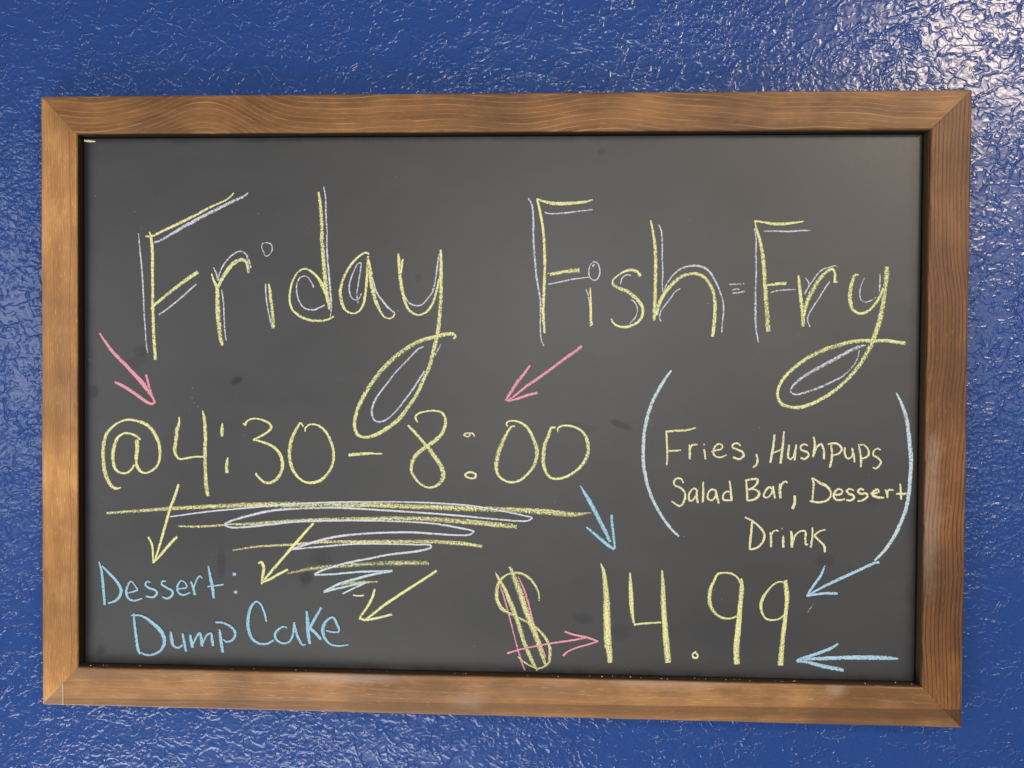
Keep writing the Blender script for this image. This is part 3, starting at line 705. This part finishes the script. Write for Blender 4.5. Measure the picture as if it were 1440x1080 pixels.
word('N', "Drink", 'BB', [
    ('D', ["1005,560,18 1000,640,20 990,720,20 985,795,16", "945,525,12 990,545,16 1040,580,20 1090,630,22 1110,680,22 1090,740,20 1040,785,18 985,795,16"]),
    ('r', ["1160,650,14 1165,710,22 1165,778,20", "1165,690,12 1180,650,14 1205,635,14 1230,640,12"]),
    ('i', ["1268,680,14 1268,730,24 1270,780,24", "1258,620,10"]),
    ('n', ['DD', "315,640,18 322,700,26 322,780,24", "330,740,12 355,670,14 400,640,14 435,645,18 435,700,18 440,755,16 460,750,8"]),
    ('k', ['DD', "495,610,14 495,680,16 480,780,20", "605,628,12 550,645,14 510,680,16", "510,680,16 550,720,18 595,770,20 600,820,18"])])
# --- price
chalk("chalk_price_shadow", 'P', "thin pink chalk lines behind the dollar sign", 'FF', "100,205,8 130,300,10 160,380,14 190,480,14 220,590,14 250,710,14 290,860,14 320,960,16 350,1035,14",
      "290,240,8 336,340,18 376,460,18 406,580,16 442,700,14 490,830,14 525,930,12", press=.85)
chalk("chalk_dollar_sign", 'Y', "yellow chalk dollar sign with two slanting bars", 'FF',
      "470,450,10 465,385,16 430,310,22 370,245,26 300,215,24 220,220,16 160,255,24 120,320,30 110,400,36 120,460,36 160,520,36 230,560,24 310,600,20 390,640,20 460,690,24 520,760,28 555,830,28 560,910,28 550,970,20 510,1005,18 460,1020,16 400,1000,14 340,965,14 290,920,12",
      "105,220,20 135,270,22 175,345,34 220,450,42 260,550,42 300,660,42 340,790,40 380,890,40 420,980,36 455,1035,24",
      "220,160,22 245,220,44 285,320,56 325,430,56 365,550,54 405,650,52 450,770,48 490,890,42 525,1000,26", press=.78)
chalk("chalk_arrow", 'P', "thin pink chalk arrow through the dollar sign", 'FF', "200,892,18 300,862,14 450,830,14 600,803,14 760,780,16 870,758,14",
      "685,708,16 760,735,16 860,755,18 965,790,14", "672,915,20 700,885,16 770,850,14 880,818,14 968,790,12", press=.97)
chalk("chalk_digit", 'Y', "thick yellow chalk 1 of the price", 'GG', "28,75,10 50,130,30 65,230,44 75,350,58 80,500,66 85,650,68 90,760,66 105,850,54 108,912,50", press=.86)
chalk("chalk_digit", 'Y', "yellow chalk 4 of the price", 'GG', "275,150,14 280,250,34 285,350,40 290,450,38 300,540,24 317,600,12", "315,590,16 400,580,18 535,572,18",
      "545,132,14 552,230,34 555,350,46 562,480,50 570,600,52 580,720,56 590,830,58 597,912,62", press=.86)
chalk("chalk_decimal_point", 'N', "small curled chalk decimal point of the price", 'GG', "800,845,14 820,825,12 848,850,14 835,872,16 810,865,18 805,840,10 835,815,8", press=1.0)
chalk("chalk_digit", 'Y', "yellow chalk 9 after the decimal point", 'GG', "1205,240,14 1180,190,14 1130,160,18 1070,152,16 1015,165,20 985,220,22 955,290,34 945,370,40 955,430,36 990,490,24 1050,530,20 1120,538,18 1175,520,16",
      "1215,200,20 1218,280,44 1210,380,44 1200,480,44 1190,600,54 1180,700,56 1172,820,58 1178,925,56", press=.86)
chalk("chalk_digit", 'Y', "yellow chalk last 9 of the price beside the blue arrows", 'EE', "375,235,14 340,228,14 290,250,16 240,300,18 195,370,28 180,430,30 190,490,20 225,540,18 280,552,18 340,538,14 372,510,14",
      "385,215,40 395,300,44 400,380,40 390,480,36 380,580,40 365,700,42 355,800,48 345,935,54", press=.86)
# --- Dessert: Dump Cake
word('C', "Dessert at the lower edge", 'HH', [
    ('D', ["115,180,14 135,250,24 145,330,26 155,430,24 163,545,20", "140,215,12 200,275,22 260,340,26 300,410,28 295,460,26 260,505,22 190,530,16"]),
    ('e', ["355,445,12 440,415,16 425,390,12 385,345,12 355,390,18 345,440,20 365,490,20 410,508,16 480,490,10"]),
    ('s', ["550,355,12 525,345,12 505,370,16 535,400,18 590,420,20 605,445,20 570,480,18 510,470,14"]),
    ('s', ["680,345,12 650,345,14 645,370,16 690,400,18 735,430,22 730,465,20 690,490,18 645,475,14"]),
    ('e', ["780,410,12 855,395,14 845,360,12 810,340,12 780,380,18 780,430,20 820,460,18 885,440,12"]),
    ('r', ["890,345,14 910,400,22 925,460,24", "915,400,12 940,330,14 965,300,14 988,320,10"]),
    ('t', ["1037,215,12 1055,310,26 1075,410,28 1083,488,20", "1030,390,12 1090,382,14 1168,372,12"]),
    (':', ["1257,285,34", "1268,435,34"])])
word('C', "Dump", 'HH', [
    ('D', ["408,615,12 415,700,22 430,820,24 445,920,26 462,960,18", "388,632,12 470,635,18 560,690,30 640,770,36 668,850,32 640,920,22 580,960,20 510,965,18 470,945,12"]),
    ('u', ["722,770,18 728,840,34 745,890,22 785,905,18 820,880,18", "820,785,18 835,860,28 850,938,20"]),
    ('m', ["885,795,18 895,860,30 905,905,26", "905,880,16 935,820,18 965,780,18 980,840,30 985,895,26", "985,880,14 1025,800,16 1060,785,16 1070,840,24 1078,890,20"]),
    ('p', ["1132,750,20 1145,850,28 1160,945,24", "1098,692,16 1160,695,18 1230,730,22 1265,780,26 1245,835,22 1190,855,16 1165,835,12"])])
word('C', "Cake", 'II', [
    ('C', ["448,685,16 430,610,18 400,540,16 365,515,14 325,550,22 295,640,28 295,740,30 330,830,26 390,870,22 450,872,20 510,842,16"]),
    ('a', ["622,738,12 590,728,16 545,755,22 520,800,24 540,845,22 590,868,16 640,855,16 670,800,18 682,690,16", "682,700,18 700,780,24 730,850,22 755,882,16 780,875,10"]),
    ('k', ["787,595,16 795,680,34 800,780,34 815,875,24", "912,565,20 880,620,24 840,690,28 815,740,30", "815,740,28 860,780,26 910,835,24"]),
    ('e', ["950,760,12 1000,772,14 1060,768,14 1040,700,24 1010,650,18 970,665,20 930,720,30 925,780,30 950,840,24 1000,880,18 1060,890,18 1140,880,10"])])
# --- stray marks
chalk("chalk_smudge", 'N', "stray cream chalk fleck in the corner under the rails", 'px', "118.5,197.5,3 124,198.3,3.4 134,199,1.2", press=1.0)
chalk("chalk_smudge", 'W', "faint stray chalk scratch beside the last 9", 'EE', "622,412,14 600,450,16 570,495,10", press=.45)

# ------------------------------------------------------------------ tape left on the lower corner
def tape():
    m = NT("clear_tape"); p = m.coord()
    b = m.bsdf((.95, .93, .85), .12, .5, m.bump(m.noise(p, 160, 3, .6), .3, .0006))
    t = m.n('ShaderNodeBsdfTransparent')
    mx = m.n('ShaderNodeMixShader'); mx.inputs[0].default_value = .03
    m.l(t.outputs[0], mx.inputs[1]); m.l(b.outputs[0], mx.inputs[2])
    film = m.out(mx.outputs[0])
    c0 = on_plane(66, 977, FRONT_Y); c1 = on_plane(89, 993, FRONT_Y)
    a = on_plane(89, 961, FRONT_Y)
    y = FRONT_Y - .0002
    vs = [(c1.x, y, a.z), (c1.x, y, -OH + .0004), (-OW + .0012, y, -OH + .0004), (-OW + .0012, y, a.z - .0145)]
    vs += [(v[0], v[1] - .00008, v[2]) for v in vs]
    me = mesh_from("corner_tape", vs, [(0, 1, 2, 3), (7, 6, 5, 4), (0, 4, 5, 1), (1, 5, 6, 2), (2, 6, 7, 3), (3, 7, 4, 0)])
    o = link("corner_tape", me, film, board, "scrap of clear tape stuck over the lower corner of the frame")
    edge = box_mesh("tape_edge", c1.x - .0003, c1.x + .0003, y - .0004, y - .00015, -OH + .0006, a.z)
    link("tape_edge", edge, plain_material("cloudy_tape_edge", (.62, .52, .33), .4, .5, 900, .5), o)
tape()

# ------------------------------------------------------------------ crumbs of chalk caught on the lower inner edge
crumb_mat = plain_material("chalk_crumb", (.55, .53, .46), .9, .1, 900, .4)
bm = bmesh.new(); bmesh.ops.create_icosphere(bm, subdivisions=1, radius=1)
rc = random.Random(3)
for v in bm.verts: v.co *= .75 + .5 * rc.random()
crumb_me = bpy.data.meshes.new("chalk_crumb"); bm.to_mesh(crumb_me); bm.free(); crumb_me.materials.append(crumb_mat)
for i in range(46):
    x = on_plane(rc.choice((rc.uniform(760, 1290), rc.uniform(760, 1290), rc.uniform(120, 760))), 950, BOARD_Y).x
    if i < 5: x = on_plane((1213, 1258, 886, 846, 132)[i], 955, BOARD_Y).x
    r = (.0006 if i < 5 else rc.uniform(.00015, .00042))
    o = bpy.data.objects.new("chalk_crumb", crumb_me); col.objects.link(o); o.parent = board
    o.scale = (r * rc.uniform(.9, 1.8), r, r * .8)
    o.location = (x, rc.uniform(-.0188, -.0135), ZB + .0008 + r * .5)
